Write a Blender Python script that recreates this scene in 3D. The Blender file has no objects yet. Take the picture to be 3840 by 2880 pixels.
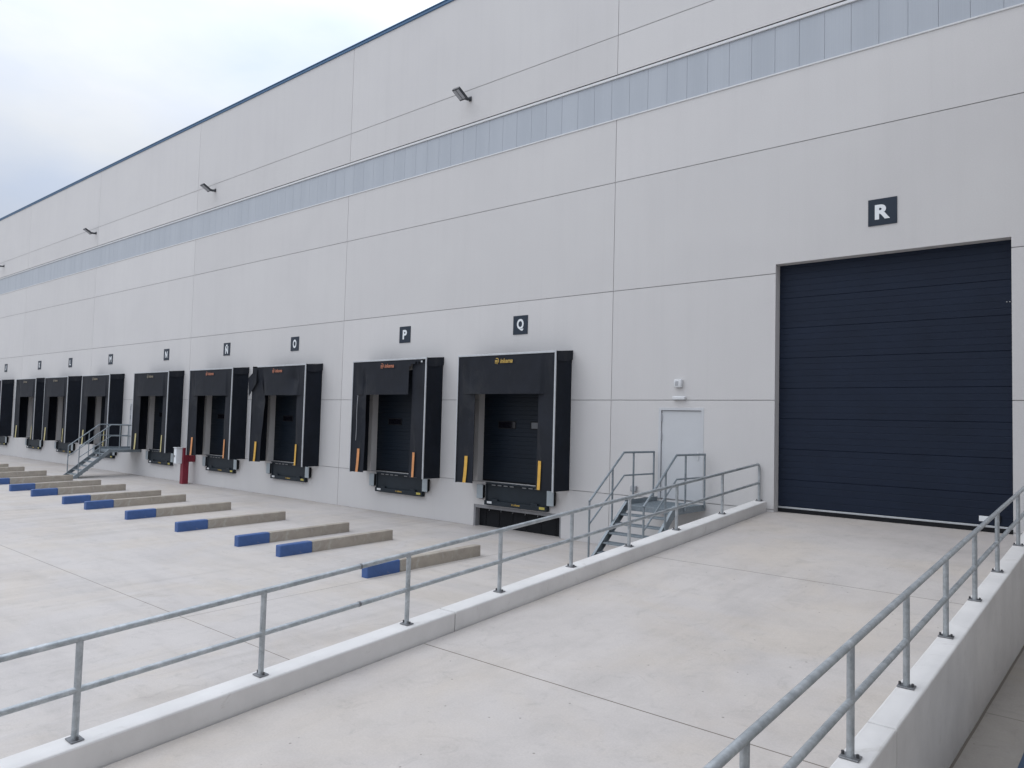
import bpy, bmesh, math, random
from mathutils import Vector, Matrix, noise

random.seed(7)
S = bpy.context.scene
COL = S.collection
rad = math.radians

# ------------------------------------------------------------------ camera
cam_d = bpy.data.cameras.new("camera")
cam = bpy.data.objects.new("camera", cam_d)
COL.objects.link(cam)
cam_d.sensor_fit = 'HORIZONTAL'
cam_d.sensor_width = 36.0
cam_d.lens = 36.0 * 0.737824
cam_d.clip_start = 0.05
cam_d.clip_end = 3000
YAW, PITCH, ROLL = rad(40.73119), rad(2.90267), rad(1.50908)
fw = Vector((-math.sin(YAW) * math.cos(PITCH), math.cos(YAW) * math.cos(PITCH), math.sin(PITCH)))
rt = Vector((math.cos(YAW), math.sin(YAW), 0))
up = rt.cross(fw)
r2 = rt * math.cos(ROLL) + up * math.sin(ROLL)
u2 = -rt * math.sin(ROLL) + up * math.cos(ROLL)
cam.matrix_world = Matrix(((r2.x, u2.x, -fw.x, 0.0), (r2.y, u2.y, -fw.y, -14.30893),
                           (r2.z, u2.z, -fw.z, 2.67849), (0, 0, 0, 1)))
S.camera = cam

# ------------------------------------------------------------------ light: bright overcast, soft sun behind the left shoulder
SUN_AZ, SUN_EL = rad(236), rad(56)      # azimuth clockwise from +Y
world = bpy.data.worlds.new("World")
S.world = world
world.use_nodes = True
wt = world.node_tree
wt.nodes.clear()
def wn(t, **kw):
    n = wt.nodes.new(t)
    for k, v in kw.items():
        setattr(n, k, v)
    return n
w_out = wn('ShaderNodeOutputWorld')
w_bg = wn('ShaderNodeBackground')
w_bg.inputs['Strength'].default_value = 0.1
sky = wn('ShaderNodeTexSky', sky_type='NISHITA')
sky.sun_disc = False
sky.sun_elevation = SUN_EL
sky.sun_rotation = SUN_AZ
sky.air_density = 1.0
sky.dust_density = 1.5
w_tc = wn('ShaderNodeTexCoord')
w_map = wn('ShaderNodeMapping')
w_map.inputs['Scale'].default_value = (1.0, 1.0, 2.6)
w_map.inputs['Location'].default_value = (0.35, 0.1, 0.0)
w_n1 = wn('ShaderNodeTexNoise')
w_n1.inputs['Scale'].default_value = 2.1
w_n1.inputs['Detail'].default_value = 7.0
w_n1.inputs['Roughness'].default_value = 0.52
w_n1.inputs['Distortion'].default_value = 0.5
w_r1 = wn('ShaderNodeValToRGB')
w_r1.color_ramp.elements[0].position = 0.36
w_r1.color_ramp.elements[0].color = (0.86, 0.86, 0.86, 1)
w_r1.color_ramp.elements[1].position = 0.6
w_r1.color_ramp.elements[1].color = (1, 1, 1, 1)
w_n2 = wn('ShaderNodeTexNoise')
w_n2.inputs['Scale'].default_value = 3.3
w_n2.inputs['Detail'].default_value = 6.0
w_n2.inputs['Roughness'].default_value = 0.5
w_r2 = wn('ShaderNodeValToRGB')
w_r2.color_ramp.elements[0].position = 0.34
w_r2.color_ramp.elements[0].color = (7.5, 8.4, 10.1, 1)
w_r2.color_ramp.elements[1].position = 0.62
w_r2.color_ramp.elements[1].color = (8.9, 9.3, 9.9, 1)
w_mix = wn('ShaderNodeMix', data_type='RGBA')
wl = wt.links.new
wl(w_tc.outputs['Generated'], w_map.inputs['Vector'])
wl(w_map.outputs['Vector'], w_n1.inputs['Vector'])
wl(w_map.outputs['Vector'], w_n2.inputs['Vector'])
wl(w_n1.outputs['Fac'], w_r1.inputs['Fac'])
wl(w_n2.outputs['Fac'], w_r2.inputs['Fac'])
wl(w_r1.outputs['Color'], w_mix.inputs['Factor'])
wl(sky.outputs['Color'], w_mix.inputs['A'])
wl(w_r2.outputs['Color'], w_mix.inputs['B'])
# overcast sky: brighter overhead than near the horizon
w_sep = wn('ShaderNodeSeparateXYZ')
wl(w_tc.outputs['Generated'], w_sep.inputs[0])
w_grad = wn('ShaderNodeMapRange')
w_grad.inputs['From Min'].default_value = 0.0
w_grad.inputs['From Max'].default_value = 1.0
w_grad.interpolation_type = 'SMOOTHSTEP'
w_grad.inputs['To Min'].default_value = 0.61
w_grad.inputs['To Max'].default_value = 2.15
wl(w_sep.outputs[2], w_grad.inputs['Value'])
w_mul = wn('ShaderNodeVectorMath', operation='SCALE')
wl(w_mix.outputs['Result'], w_mul.inputs[0])
wl(w_grad.outputs['Result'], w_mul.inputs['Scale'])
wl(w_mul.outputs['Vector'], w_bg.inputs['Color'])
wl(w_bg.outputs['Background'], w_out.inputs['Surface'])

sun_d = bpy.data.lights.new("sun", 'SUN')
sun_d.energy = 0.6
sun_d.angle = rad(50)
sun_d.color = (1.0, 0.965, 0.92)
sun = bpy.data.objects.new("sun", sun_d)
COL.objects.link(sun)
sdir = Vector((math.sin(SUN_AZ) * math.cos(SUN_EL), math.cos(SUN_AZ) * math.cos(SUN_EL), math.sin(SUN_EL)))
sun.rotation_euler = sdir.to_track_quat('Z', 'Y').to_euler()
sun.location = sdir * 60

S.view_settings.view_transform = 'Standard'
S.view_settings.look = 'None'
S.view_settings.gamma = 1.0
S.view_settings.exposure = -0.03

# ------------------------------------------------------------------ materials
MATS = {}
def new_mat(name):
    m = bpy.data.materials.new(name)
    m.use_nodes = True
    nt = m.node_tree
    b = nt.nodes['Principled BSDF']
    MATS[name] = m
    return m, nt, b
def node(nt, t, **kw):
    n = nt.nodes.new(t)
    for k, v in kw.items():
        if k in n.inputs:
            n.inputs[k].default_value = v
        else:
            setattr(n, k, v)
    return n
def coords(nt, scale=(1, 1, 1)):
    tc = node(nt, 'ShaderNodeTexCoord')
    mp = node(nt, 'ShaderNodeMapping', Scale=scale)
    nt.links.new(tc.outputs['Object'], mp.inputs['Vector'])
    return mp.outputs['Vector']
def noise_n(nt, vec, scale, detail=5, rough=0.55, dist=0.0):
    n = node(nt, 'ShaderNodeTexNoise', Scale=scale, Detail=detail, Roughness=rough, Distortion=dist)
    nt.links.new(vec, n.inputs['Vector'])
    return n.outputs['Fac']
def ramp(nt, fac, stops):
    r = node(nt, 'ShaderNodeValToRGB')
    e = r.color_ramp.elements
    while len(e) > 1:
        e.remove(e[-1])
    for i, (p, c) in enumerate(stops):
        if not isinstance(c, (tuple, list)):
            c = (c, c, c)
        x = e[0] if i == 0 else e.new(p)
        x.position = p
        x.color = (*c[:3], 1)
    nt.links.new(fac, r.inputs['Fac'])
    return r.outputs['Color']
def mix(nt, a, b, fac, mode='MIX'):
    m = node(nt, 'ShaderNodeMix', data_type='RGBA', blend_type=mode)
    for s, v in (('A', a), ('B', b)):
        if isinstance(v, (tuple, list)):
            m.inputs[s].default_value = (*v[:3], 1)
        else:
            nt.links.new(v, m.inputs[s])
    if isinstance(fac, (int, float)):
        m.inputs['Factor'].default_value = fac
    else:
        nt.links.new(fac, m.inputs['Factor'])
    return m.outputs['Result']
def math_n(nt, op, a, b=None, c=None):
    m = node(nt, 'ShaderNodeMath', operation=op)
    for i, v in enumerate((a, b, c)):
        if v is None:
            continue
        if isinstance(v, (int, float)):
            m.inputs[i].default_value = v
        else:
            nt.links.new(v, m.inputs[i])
    return m.outputs[0]
def bump(nt, b, h, strength=0.3, dist=0.01):
    bp = node(nt, 'ShaderNodeBump', Strength=strength, Distance=dist)
    nt.links.new(h, bp.inputs['Height'])
    nt.links.new(bp.outputs['Normal'], b.inputs['Normal'])

def simple(name, col, rough=0.5, metal=0.0, var=0.12, scale=6.0, spec=0.5, bmp=0.0, bscale=80):
    m, nt, b = new_mat(name)
    v = coords(nt)
    f = noise_n(nt, v, scale, 6, 0.6)
    c = ramp(nt, f, [(0.3, tuple(x * (1 - var) for x in col)), (0.7, tuple(min(1, x * (1 + var)) for x in col))])
    nt.links.new(c, b.inputs['Base Color'])
    b.inputs['Roughness'].default_value = rough
    b.inputs['Metallic'].default_value = metal
    b.inputs['Specular IOR Level'].default_value = spec
    if bmp:
        bump(nt, b, noise_n(nt, v, bscale, 4, 0.6), bmp, 0.004)
    return m

def line_mask(nt, vec, axis, places, width, wob=0.01):
    """1 on thin lines where coordinate == place"""
    sep = node(nt, 'ShaderNodeSeparateXYZ')
    nt.links.new(vec, sep.inputs[0])
    co = sep.outputs[axis]
    n = noise_n(nt, vec, 1.3, 3, 0.6)
    co = math_n(nt, 'ADD', co, math_n(nt, 'MULTIPLY', math_n(nt, 'SUBTRACT', n, 0.5), wob))
    tot = None
    for p in places:
        d = math_n(nt, 'ABSOLUTE', math_n(nt, 'SUBTRACT', co, p))
        k = math_n(nt, 'LESS_THAN', d, width / 2)
        tot = k if tot is None else math_n(nt, 'MAXIMUM', tot, k)
    return tot

def concrete_floor(name, base, xl, yl, lw=0.014, warm=1.0, streak=(0.35, 1.2, 1), specks=True, tyre=0.8, foot_dark=1.0):
    m, nt, b = new_mat(name)
    v = coords(nt)
    vs = coords(nt, streak)
    big = noise_n(nt, vs, 0.55, 5, 0.6, 0.8)
    mid = noise_n(nt, vs, 2.4, 6, 0.62, 0.4)
    fine = noise_n(nt, v, 60, 4, 0.7)
    lo = tuple(x * k for x, k in zip(base, (0.925, 0.925, 0.935)))
    hi = tuple(min(1, x * 1.035) for x in base)
    c = ramp(nt, big, [(0.30, lo), (0.5, base), (0.72, hi)])
    c2 = ramp(nt, mid, [(0.3, 0.925), (0.52, 1.0), (0.72, 1.025)])
    c = mix(nt, c, c2, 1.0, 'MULTIPLY')
    # thin laitance veins and wiped patches
    vein = noise_n(nt, v, 3.2, 9, 0.72, 1.6)
    c = mix(nt, c, ramp(nt, vein, [(0.32, 0.87), (0.45, 1.0), (0.58, 1.0), (0.70, 1.045)]), 0.9, 'MULTIPLY')
    # ochre efflorescence
    warmf = noise_n(nt, v, 0.42, 6, 0.62, 1.0)
    wf = ramp(nt, warmf, [(0.44, 0.0), (0.64, 0.9 * warm)])
    c = mix(nt, c, (1.01, 0.98, 0.925), wf, 'MULTIPLY')
    c3 = ramp(nt, fine, [(0.25, 0.90), (0.6, 1.0), (0.8, 1.04)])
    c = mix(nt, c, c3, 1.0, 'MULTIPLY')
    # dusty tyre smears running towards the doors
    ty = noise_n(nt, coords(nt, (2.6, 0.22, 1)), 1.0, 6, 0.6, 0.5)
    tm_ = noise_n(nt, v, 0.16, 3, 0.5)
    tf = math_n(nt, 'MULTIPLY', ramp(nt, ty, [(0.46, 0.0), (0.66, 1.0)]), ramp(nt, tm_, [(0.40, 0.15), (0.58, 1.0)]))
    c = mix(nt, c, (0.86, 0.855, 0.85), math_n(nt, 'MULTIPLY', tf, tyre), 'MULTIPLY')
    # darker towards the wall foot, with an uneven edge
    sp_ = node(nt, 'ShaderNodeSeparateXYZ')
    nt.links.new(v, sp_.inputs[0])
    gy = math_n(nt, 'ADD', sp_.outputs[1], math_n(nt, 'MULTIPLY', math_n(nt, 'SUBTRACT', noise_n(nt, v, 0.8, 5, 0.65, 0.6), 0.5), 3.2))
    gm = node(nt, 'ShaderNodeMapRange')
    gm.inputs['From Min'].default_value = -3.2
    gm.inputs['From Max'].default_value = -0.2
    nt.links.new(gy, gm.inputs['Value'])
    c = mix(nt, c, (0.86, 0.855, 0.86), math_n(nt, 'MULTIPLY', gm.outputs['Result'], foot_dark), 'MULTIPLY')
    if specks:
        vo = node(nt, 'ShaderNodeTexVoronoi', Scale=6.5, Randomness=1.0)
        vd = noise_n(nt, v, 25, 3, 0.5)
        nt.links.new(v, vo.inputs['Vector'])
        dd = math_n(nt, 'ADD', vo.outputs['Distance'], math_n(nt, 'MULTIPLY', vd, 0.07))
        sp = math_n(nt, 'LESS_THAN', dd, 0.10)
        pick = math_n(nt, 'GREATER_THAN', noise_n(nt, v, 1.1, 2, 0.5), 0.52)
        sp = math_n(nt, 'MULTIPLY', sp, pick)
        c = mix(nt, c, (0.22, 0.2, 0.18), math_n(nt, 'MULTIPLY', sp, 0.75))
    lm = None
    if xl:
        lm = line_mask(nt, v, 0, xl, lw)
    if yl:
        l2 = line_mask(nt, v, 1, yl, lw)
        lm = l2 if lm is None else math_n(nt, 'MAXIMUM', lm, l2)
    if lm is not None:
        c = mix(nt, c, (0.13, 0.11, 0.09), math_n(nt, 'MULTIPLY', lm, 0.85))
    nt.links.new(c, b.inputs['Base Color'])
    b.inputs['Roughness'].default_value = 0.8
    b.inputs['Specular IOR Level'].default_value = 0.3
    h = math_n(nt, 'ADD', math_n(nt, 'MULTIPLY', mid, 0.5), math_n(nt, 'MULTIPLY', fine, 0.5))
    bump(nt, b, h, 0.12, 0.01)
    return m

concrete_floor("yard_concrete", (0.488, 0.460, 0.440), [-10.47, -24.2, -38.0], [-9.1, -.012], 0.012, specks=False)
concrete_floor("ramp_concrete", (0.500, 0.468, 0.444), [], [-4.345, -8.88, -13.4], 0.014, streak=(0.9, 0.9, 1))
concrete_floor("shaded_yard_concrete", (0.35, 0.325, 0.295), [-1.392, -1.382], [-5.3, -9.6], 0.012, streak=(1.2, 0.8, 1))

# painted precast wall
m, nt, b = new_mat("precast_white")
v = coords(nt)
vs = coords(nt, (1.2, 1, 0.10))
f1 = noise_n(nt, v, 0.35, 5, 0.55, 0.4)
f2 = noise_n(nt, vs, 2.2, 6, 0.6)
f3 = noise_n(nt, v, 45, 3, 0.6)
c = ramp(nt, f1, [(0.3, (0.568, 0.557, 0.553)), (0.55, (0.586, 0.575, 0.569)), (0.75, (0.597, 0.587, 0.579))])
c = mix(nt, c, ramp(nt, f2, [(0.28, 0.98), (0.5, 1.0), (0.7, 1.006)]), 1.0, 'MULTIPLY')
c = mix(nt, c, ramp(nt, f3, [(0.3, 0.97), (0.7, 1.02)]), 1.0, 'MULTIPLY')
# each cast panel took the paint a little differently
sep0 = node(nt, 'ShaderNodeSeparateXYZ')
nt.links.new(v, sep0.inputs[0])
pi_ = math_n(nt, 'FLOOR', math_n(nt, 'DIVIDE', math_n(nt, 'ADD', sep0.outputs[0], 9.372), 9.92))
pj_ = None
for q_ in (1.1425, 3.236, 5.696, 8.196, 11.637):
    g_ = math_n(nt, 'GREATER_THAN', sep0.outputs[2], q_)
    pj_ = g_ if pj_ is None else math_n(nt, 'ADD', pj_, g_)
cmb = node(nt, 'ShaderNodeCombineXYZ')
nt.links.new(pi_, cmb.inputs[0])
nt.links.new(pj_, cmb.inputs[1])
wno = node(nt, 'ShaderNodeTexWhiteNoise')
nt.links.new(cmb.outputs[0], wno.inputs['Vector'])
c = mix(nt, c, ramp(nt, wno.outputs['Value'], [(0.0, 0.965), (1.0, 1.02)]), 1.0, 'MULTIPLY')
# faint water runs below the joints
wr_ = noise_n(nt, coords(nt, (7.0, 1, 0.12)), 1.0, 5, 0.65)
c = mix(nt, c, ramp(nt, wr_, [(0.56, 1.0), (0.72, 0.978)]), 1.0, 'MULTIPLY')
# soot and splash marks: dark smears rising above the dock shelters
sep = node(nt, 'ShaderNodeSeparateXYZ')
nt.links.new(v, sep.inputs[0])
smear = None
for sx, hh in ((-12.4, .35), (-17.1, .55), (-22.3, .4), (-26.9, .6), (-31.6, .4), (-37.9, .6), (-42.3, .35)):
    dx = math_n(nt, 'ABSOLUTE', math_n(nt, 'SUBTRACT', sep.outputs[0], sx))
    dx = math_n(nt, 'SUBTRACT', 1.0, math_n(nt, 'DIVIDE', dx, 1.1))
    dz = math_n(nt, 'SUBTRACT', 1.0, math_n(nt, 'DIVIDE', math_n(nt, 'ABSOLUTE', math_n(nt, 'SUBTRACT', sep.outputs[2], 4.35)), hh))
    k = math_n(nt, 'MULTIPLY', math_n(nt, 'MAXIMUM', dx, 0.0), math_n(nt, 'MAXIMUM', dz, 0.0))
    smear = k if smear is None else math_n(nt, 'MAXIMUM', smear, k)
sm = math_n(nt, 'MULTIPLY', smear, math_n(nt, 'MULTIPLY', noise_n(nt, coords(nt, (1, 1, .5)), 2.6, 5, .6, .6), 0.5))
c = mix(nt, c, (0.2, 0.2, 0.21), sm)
nt.links.new(c, b.inputs['Base Color'])
b.inputs['Roughness'].default_value = 0.75
b.inputs['Specular IOR Level'].default_value = 0.3
bump(nt, b, f3, 0.15, 0.006)

simple("sealant", (0.37, 0.365, 0.365), 0.8, var=0.15)
simple("parapet_white", (0.66, 0.65, 0.64), 0.75, var=0.07, scale=2.2, spec=0.3, bmp=0.15, bscale=50)
simple("guide_concrete", (0.355, 0.318, 0.272), 0.85, var=0.16, scale=2.5, spec=0.25, bmp=0.3, bscale=40)
simple("blue_paint", (0.043, 0.098, 0.262), 0.5, var=0.18, scale=3.0, bmp=0.1)
simple("deep_blue", (0.016, 0.042, 0.085), 0.5, var=0.1)
def wear(name, col, lo, hi, amount, scale, rough_scale=(1, 1, 1)):
    """blend a second tone into an existing simple material along ragged patches"""
    m_ = MATS[name]
    nt_ = m_.node_tree
    b_ = nt_.nodes['Principled BSDF']
    src = b_.inputs['Base Color'].links[0].from_socket
    f_ = noise_n(nt_, coords(nt_, rough_scale), scale, 8, 0.7, 0.8)
    w_ = ramp(nt_, f_, [(lo, 0.0), (hi, amount)])
    nt_.links.new(mix(nt_, src, col, w_), b_.inputs['Base Color'])
wear("blue_paint", (0.17, 0.18, 0.22), 0.60, 0.66, 0.8, 5.0)
wear("parapet_white", (0.50, 0.485, 0.46), 0.60, 0.70, 0.55, 4.5)
wear("guide_concrete", (0.46, 0.44, 0.40), 0.52, 0.68, 0.6, 3.0)
simple("roof_blue", (0.03, 0.105, 0.215), 0.4, var=0.06)
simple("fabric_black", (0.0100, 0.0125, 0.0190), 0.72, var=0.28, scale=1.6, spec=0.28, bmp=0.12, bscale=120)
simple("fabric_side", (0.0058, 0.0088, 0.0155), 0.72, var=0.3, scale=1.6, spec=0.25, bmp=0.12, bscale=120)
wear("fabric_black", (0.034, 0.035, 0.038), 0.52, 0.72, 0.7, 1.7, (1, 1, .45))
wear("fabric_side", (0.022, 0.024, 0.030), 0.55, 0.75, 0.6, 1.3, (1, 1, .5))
simple("rubber", (0.009, 0.010, 0.0125), 0.75, var=0.25, scale=5, spec=0.25)
simple("anthracite_steel", (0.0125, 0.019, 0.026), 0.55, var=0.2, scale=4, spec=0.3)
simple("aluminium", (0.52, 0.54, 0.56), 0.42, metal=0.55, var=0.08)
simple("light_steel", (0.36, 0.41, 0.44), 0.5, metal=0.3, var=0.08, scale=5)
simple("strip_yellow", (0.62, 0.36, 0.06), 0.55, var=0.12, scale=9)
simple("strip_orange", (0.60, 0.26, 0.10), 0.55, var=0.12, scale=9)
simple("strip_pale", (0.52, 0.46, 0.22), 0.55, var=0.12, scale=9)
simple("logo_yellow", (0.50, 0.33, 0.07), 0.5, var=0.05)
simple("logo_orange", (0.42, 0.15, 0.08), 0.5, var=0.05)
simple("logo_faded", (0.20, 0.17, 0.12), 0.5, var=0.05)
simple("sign_navy", (0.019, 0.029, 0.046), 0.45, var=0.05, spec=0.3)
simple("sign_white", (0.74, 0.77, 0.79), 0.4, var=0.03)
simple("white_plastic", (0.62, 0.63, 0.64), 0.4, var=0.04)
simple("grey_plastic", (0.34, 0.35, 0.37), 0.45, var=0.05)
simple("sticker_yellow", (0.45, 0.38, 0.08), 0.5, var=0.1, scale=30)
simple("red_paint", (0.19, 0.010, 0.026), 0.45, var=0.15, scale=5)
simple("door_grey", (0.525, 0.538, 0.555), 0.45, var=0.03, scale=1.5)
simple("floodlight_dark", (0.035, 0.038, 0.045), 0.45, var=0.1)
simple("floodlight_lens", (0.36, 0.37, 0.39), 0.25, var=0.08, scale=30)
simple("pit_grey", (0.25, 0.25, 0.26), 0.8, var=0.12)
simple("window_glass", (0.006, 0.006, 0.009), 0.12, var=0.05)
simple("window_glass_pale", (0.10, 0.105, 0.115), 0.3, var=0.1)
simple("sky_dark_interior", (0.01, 0.01, 0.012), 0.9, var=0.05)

# galvanised tube
def galv(name, a, bcol, rough):
    m, nt, b = new_mat(name)
    v = coords(nt)
    vo = node(nt, 'ShaderNodeTexVoronoi', Scale=38.0, Randomness=1.0)
    nt.links.new(v, vo.inputs['Vector'])
    f = noise_n(nt, v, 7, 5, 0.65)
    cc = ramp(nt, f, [(0.3, a), (0.7, bcol)])
    cc = mix(nt, cc, ramp(nt, vo.outputs['Color'], [(0.0, 0.88), (1.0, 1.1)]), 1.0, 'MULTIPLY')
    nt.links.new(cc, b.inputs['Base Color'])
    b.inputs['Metallic'].default_value = 0.55
    b.inputs['Roughness'].default_value = rough
    nt.links.new(ramp(nt, f, [(0.3, rough - .08), (0.7, rough + .1)]), b.inputs['Roughness'])
galv("galvanised", (0.29, 0.32, 0.34), (0.51, 0.54, 0.56), 0.42)
galv("galvanised_dull", (0.20, 0.235, 0.26), (0.29, 0.325, 0.35), 0.55)
galv("plate_dark", (0.15, 0.155, 0.165), (0.24, 0.245, 0.255), 0.5)
simple("bolt_dark", (0.06, 0.06, 0.065), 0.5)

# sectional doors
def sect_mat(name, col, rough):
    m, nt, b = new_mat(name)
    v = coords(nt)
    f = noise_n(nt, v, 1.4, 5, 0.6)
    c = ramp(nt, f, [(0.3, tuple(x * .88 for x in col)), (0.7, tuple(x * 1.12 for x in col))])
    nt.links.new(c, b.inputs['Base Color'])
    b.inputs['Roughness'].default_value = rough
    b.inputs['Specular IOR Level'].default_value = 0.22
    bump(nt, b, noise_n(nt, v, 260, 2, 0.5), 0.12, 0.002)
sect_mat("gate_navy", (0.0085, 0.0150, 0.0315), 0.55)
sect_mat("dock_door_navy", (0.0075, 0.0125, 0.0205), 0.5)

# polycarbonate ribbon
m, nt, b = new_mat("polycarbonate")
v = coords(nt)
pane = noise_n(nt, coords(nt, (2.1, 1, 0.02)), 1.0, 0, 0.5)
f = noise_n(nt, coords(nt, (60, 1, 0.2)), 1.0, 2, 0.5)
c = ramp(nt, pane, [(0.3, (0.37, 0.40, 0.44)), (0.7, (0.40, 0.43, 0.47))])
c = mix(nt, c, ramp(nt, f, [(0.3, 0.95), (0.7, 1.04)]), 1.0, 'MULTIPLY')
nt.links.new(c, b.inputs['Base Color'])
b.inputs['Roughness'].default_value = 0.3

# ------------------------------------------------------------------ mesh helpers
class MB:
    def __init__(self):
        self.bm = bmesh.new()
    def quad(self, *pts):
        vs = [self.bm.verts.new(p) for p in pts]
        return self.bm.faces.new(vs)
    def box(self, lo, hi, bev=0.0, seg=1, mat4=None):
        b = bmesh.new()
        bmesh.ops.create_cube(b, size=1.0)
        for v_ in b.verts:
            v_.co = Vector([lo[i] + (v_.co[i] + .5) * (hi[i] - lo[i]) for i in range(3)])
        if bev:
            bmesh.ops.bevel(b, geom=list(b.edges), offset=bev, segments=seg, profile=0.5, affect='EDGES')
        if mat4 is not None:
            bmesh.ops.transform(b, matrix=mat4, verts=b.verts)
        self.merge(b)
        return self
    def merge(self, b):
        mp = {}
        for v_ in b.verts:
            mp[v_] = self.bm.verts.new(v_.co)
        for f_ in b.faces:
            try:
                self.bm.faces.new([mp[q] for q in f_.verts])
            except ValueError:
                pass
        b.free()
    def tube(self, pts, r, n=12, caps=True, square=False):
        pts = [Vector(p) for p in pts]
        rings = []
        prev = None
        for i, p in enumerate(pts):
            if i == 0:
                d = pts[1] - p
            elif i == len(pts) - 1:
                d = p - pts[-2]
            else:
                d = (pts[i + 1] - p).normalized() + (p - pts[i - 1]).normalized()
            d.normalize()
            ref = Vector((0, 0, 1)) if abs(d.z) < 0.9 else Vector((0, 1, 0))
            a = d.cross(ref).normalized() if prev is None else (prev - d * prev.dot(d)).normalized()
            prev = a
            bb = d.cross(a)
            off = math.pi / n
            rings.append([self.bm.verts.new(p + (a * math.cos(t) + bb * math.sin(t)) * r)
                          for t in [off + 2 * math.pi * k / n for k in range(n)]])
        for A, B in zip(rings, rings[1:]):
            for k in range(n):
                self.bm.faces.new((A[k], A[(k + 1) % n], B[(k + 1) % n], B[k]))
        if caps:
            self.bm.faces.new(list(reversed(rings[0])))
            self.bm.faces.new(rings[-1])
        return self
    def prism(self, poly, axis, a0, a1):
        """poly: 2D points in the two remaining axes (x,y,z order), extruded along axis"""
        def pt(p, a):
            q = list(p)
            q.insert(axis, a)
            return q
        A = [self.bm.verts.new(pt(p, a0)) for p in poly]
        B = [self.bm.verts.new(pt(p, a1)) for p in poly]
        n = len(poly)
        for k in range(n):
            self.bm.faces.new((A[k], A[(k + 1) % n], B[(k + 1) % n], B[k]))
        self.bm.faces.new(list(reversed(A)))
        self.bm.faces.new(B)
        return self
    def grid(self, nx, nz, fn, thick=0.0, skip=None):
        """sheet of (nx x nz) quads; fn(u,v)->point; thick: second layer offset +y"""
        V = [[self.bm.verts.new(fn(i / nx, j / nz)) for j in range(nz + 1)] for i in range(nx + 1)]
        fs = []
        for i in range(nx):
            for j in range(nz):
                if skip and skip((i + .5) / nx, (j + .5) / nz):
                    continue
                fs.append(self.bm.faces.new((V[i][j], V[i + 1][j], V[i + 1][j + 1], V[i][j + 1])))
        if thick:
            r_ = bmesh.ops.extrude_face_region(self.bm, geom=fs)
            ev = [g for g in r_['geom'] if isinstance(g, bmesh.types.BMVert)]
            bmesh.ops.translate(self.bm, verts=ev, vec=(0, thick, 0))
        return self
    def build(self, name, mat, parent=None, smooth=False, loc=None):
        bmesh.ops.recalc_face_normals(self.bm, faces=self.bm.faces)
        lone = [v_ for v_ in self.bm.verts if not v_.link_faces]
        if lone:
            bmesh.ops.delete(self.bm, geom=lone, context='VERTS')
        me = bpy.data.meshes.new(name)
        self.bm.to_mesh(me)
        self.bm.free()
        me.materials.append(MATS[mat])
        if smooth:
            for p in me.polygons:
                p.use_smooth = True
            try:
                me.set_sharp_from_angle(angle=rad(40))
            except Exception:
                pass
        o = bpy.data.objects.new(name, me)
        COL.objects.link(o)
        if parent:
            o.parent = parent
        if loc:
            o.location = loc
        return o

def tag(o, label=None, cat=None, group=None, kind=None):
    for k, v_ in (('label', label), ('category', cat), ('group', group), ('kind', kind)):
        if v_:
            o[k] = v_
    return o
def empty(name, loc=(0, 0, 0), rz=0.0):
    o = bpy.data.objects.new(name, None)
    o.empty_display_size = 0.2
    COL.objects.link(o)
    o.location = loc
    o.rotation_euler = (0, 0, rz)
    return o
def copy_tree(o, parent=None):
    c_ = o.copy()
    COL.objects.link(c_)
    if parent:
        c_.parent = parent
    for ch in list(o.children):
        copy_tree(ch, c_)
    return c_
_txt = {}
def text_mb(body, size, bold=0.02, shear=0.0, width=None, depth=0.004):
    """flat lettering in the XZ plane, centred, facing -Y, as a mesh"""
    cu = bpy.data.curves.new("lettering", 'FONT')
    cu.body = body
    cu.size = size
    cu.offset = bold * size
    cu.shear = shear
    cu.align_x = 'CENTER'
    cu.extrude = depth / 2
    o = bpy.data.objects.new("lettering", cu)
    COL.objects.link(o)
    dg = bpy.context.evaluated_depsgraph_get()
    dg.update()
    me = o.evaluated_get(dg).to_mesh()
    mb = MB()
    mb.bm.from_mesh(me)
    o.evaluated_get(dg).to_mesh_clear()
    bpy.data.objects.remove(o)
    bpy.data.curves.remove(cu)
    xs = [v_.co.x for v_ in mb.bm.verts]
    ys = [v_.co.y for v_ in mb.bm.verts]
    cx, cy = (min(xs) + max(xs)) / 2, (min(ys) + max(ys)) / 2
    k = (width / (max(xs) - min(xs))) if width else 1.0
    for v_ in mb.bm.verts:
        x, y, z = v_.co
        v_.co = Vector(((x - cx) * k, -z, y - cy))
    return mb

# ------------------------------------------------------------------ ground, ramp
YS = 0.02            # the yard falls away from the wall at 2 %
def yard_z(y):
    return YS * max(y, -40.0) if y < 0 else 0.0
mb = MB()
ys = [900.0, 34.0, 0.3, 0.0, -3, -8, -14, -20, -30, -40, -120, -900]
xs = [-900, -120, -60, -30, -15, -1.45, 12, 60, 900]
for i in range(len(xs) - 1):
    for j in range(len(ys) - 1):
        x0, x1, y0, y1 = xs[i], xs[i + 1], ys[j + 1], ys[j]
        mb.quad((x0, y0, yard_z(y0)), (x1, y0, yard_z(y0)), (x1, y1, yard_z(y1)), (x0, y1, yard_z(y1)))
bmesh.ops.remove_doubles(mb.bm, verts=mb.bm.verts, dist=0.001)
tag(mb.build('ground', 'yard_concrete'), 'pale concrete loading yard', kind='structure')
# strip of yard between the ramp and the next bay: its shade is put into a darker concrete colour
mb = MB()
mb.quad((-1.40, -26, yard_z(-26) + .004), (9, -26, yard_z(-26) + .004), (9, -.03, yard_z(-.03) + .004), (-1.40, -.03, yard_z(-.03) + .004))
tag(mb.build('side_yard', 'shaded_yard_concrete'), 'narrow concrete yard beyond right ramp wall', kind='structure')

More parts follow.
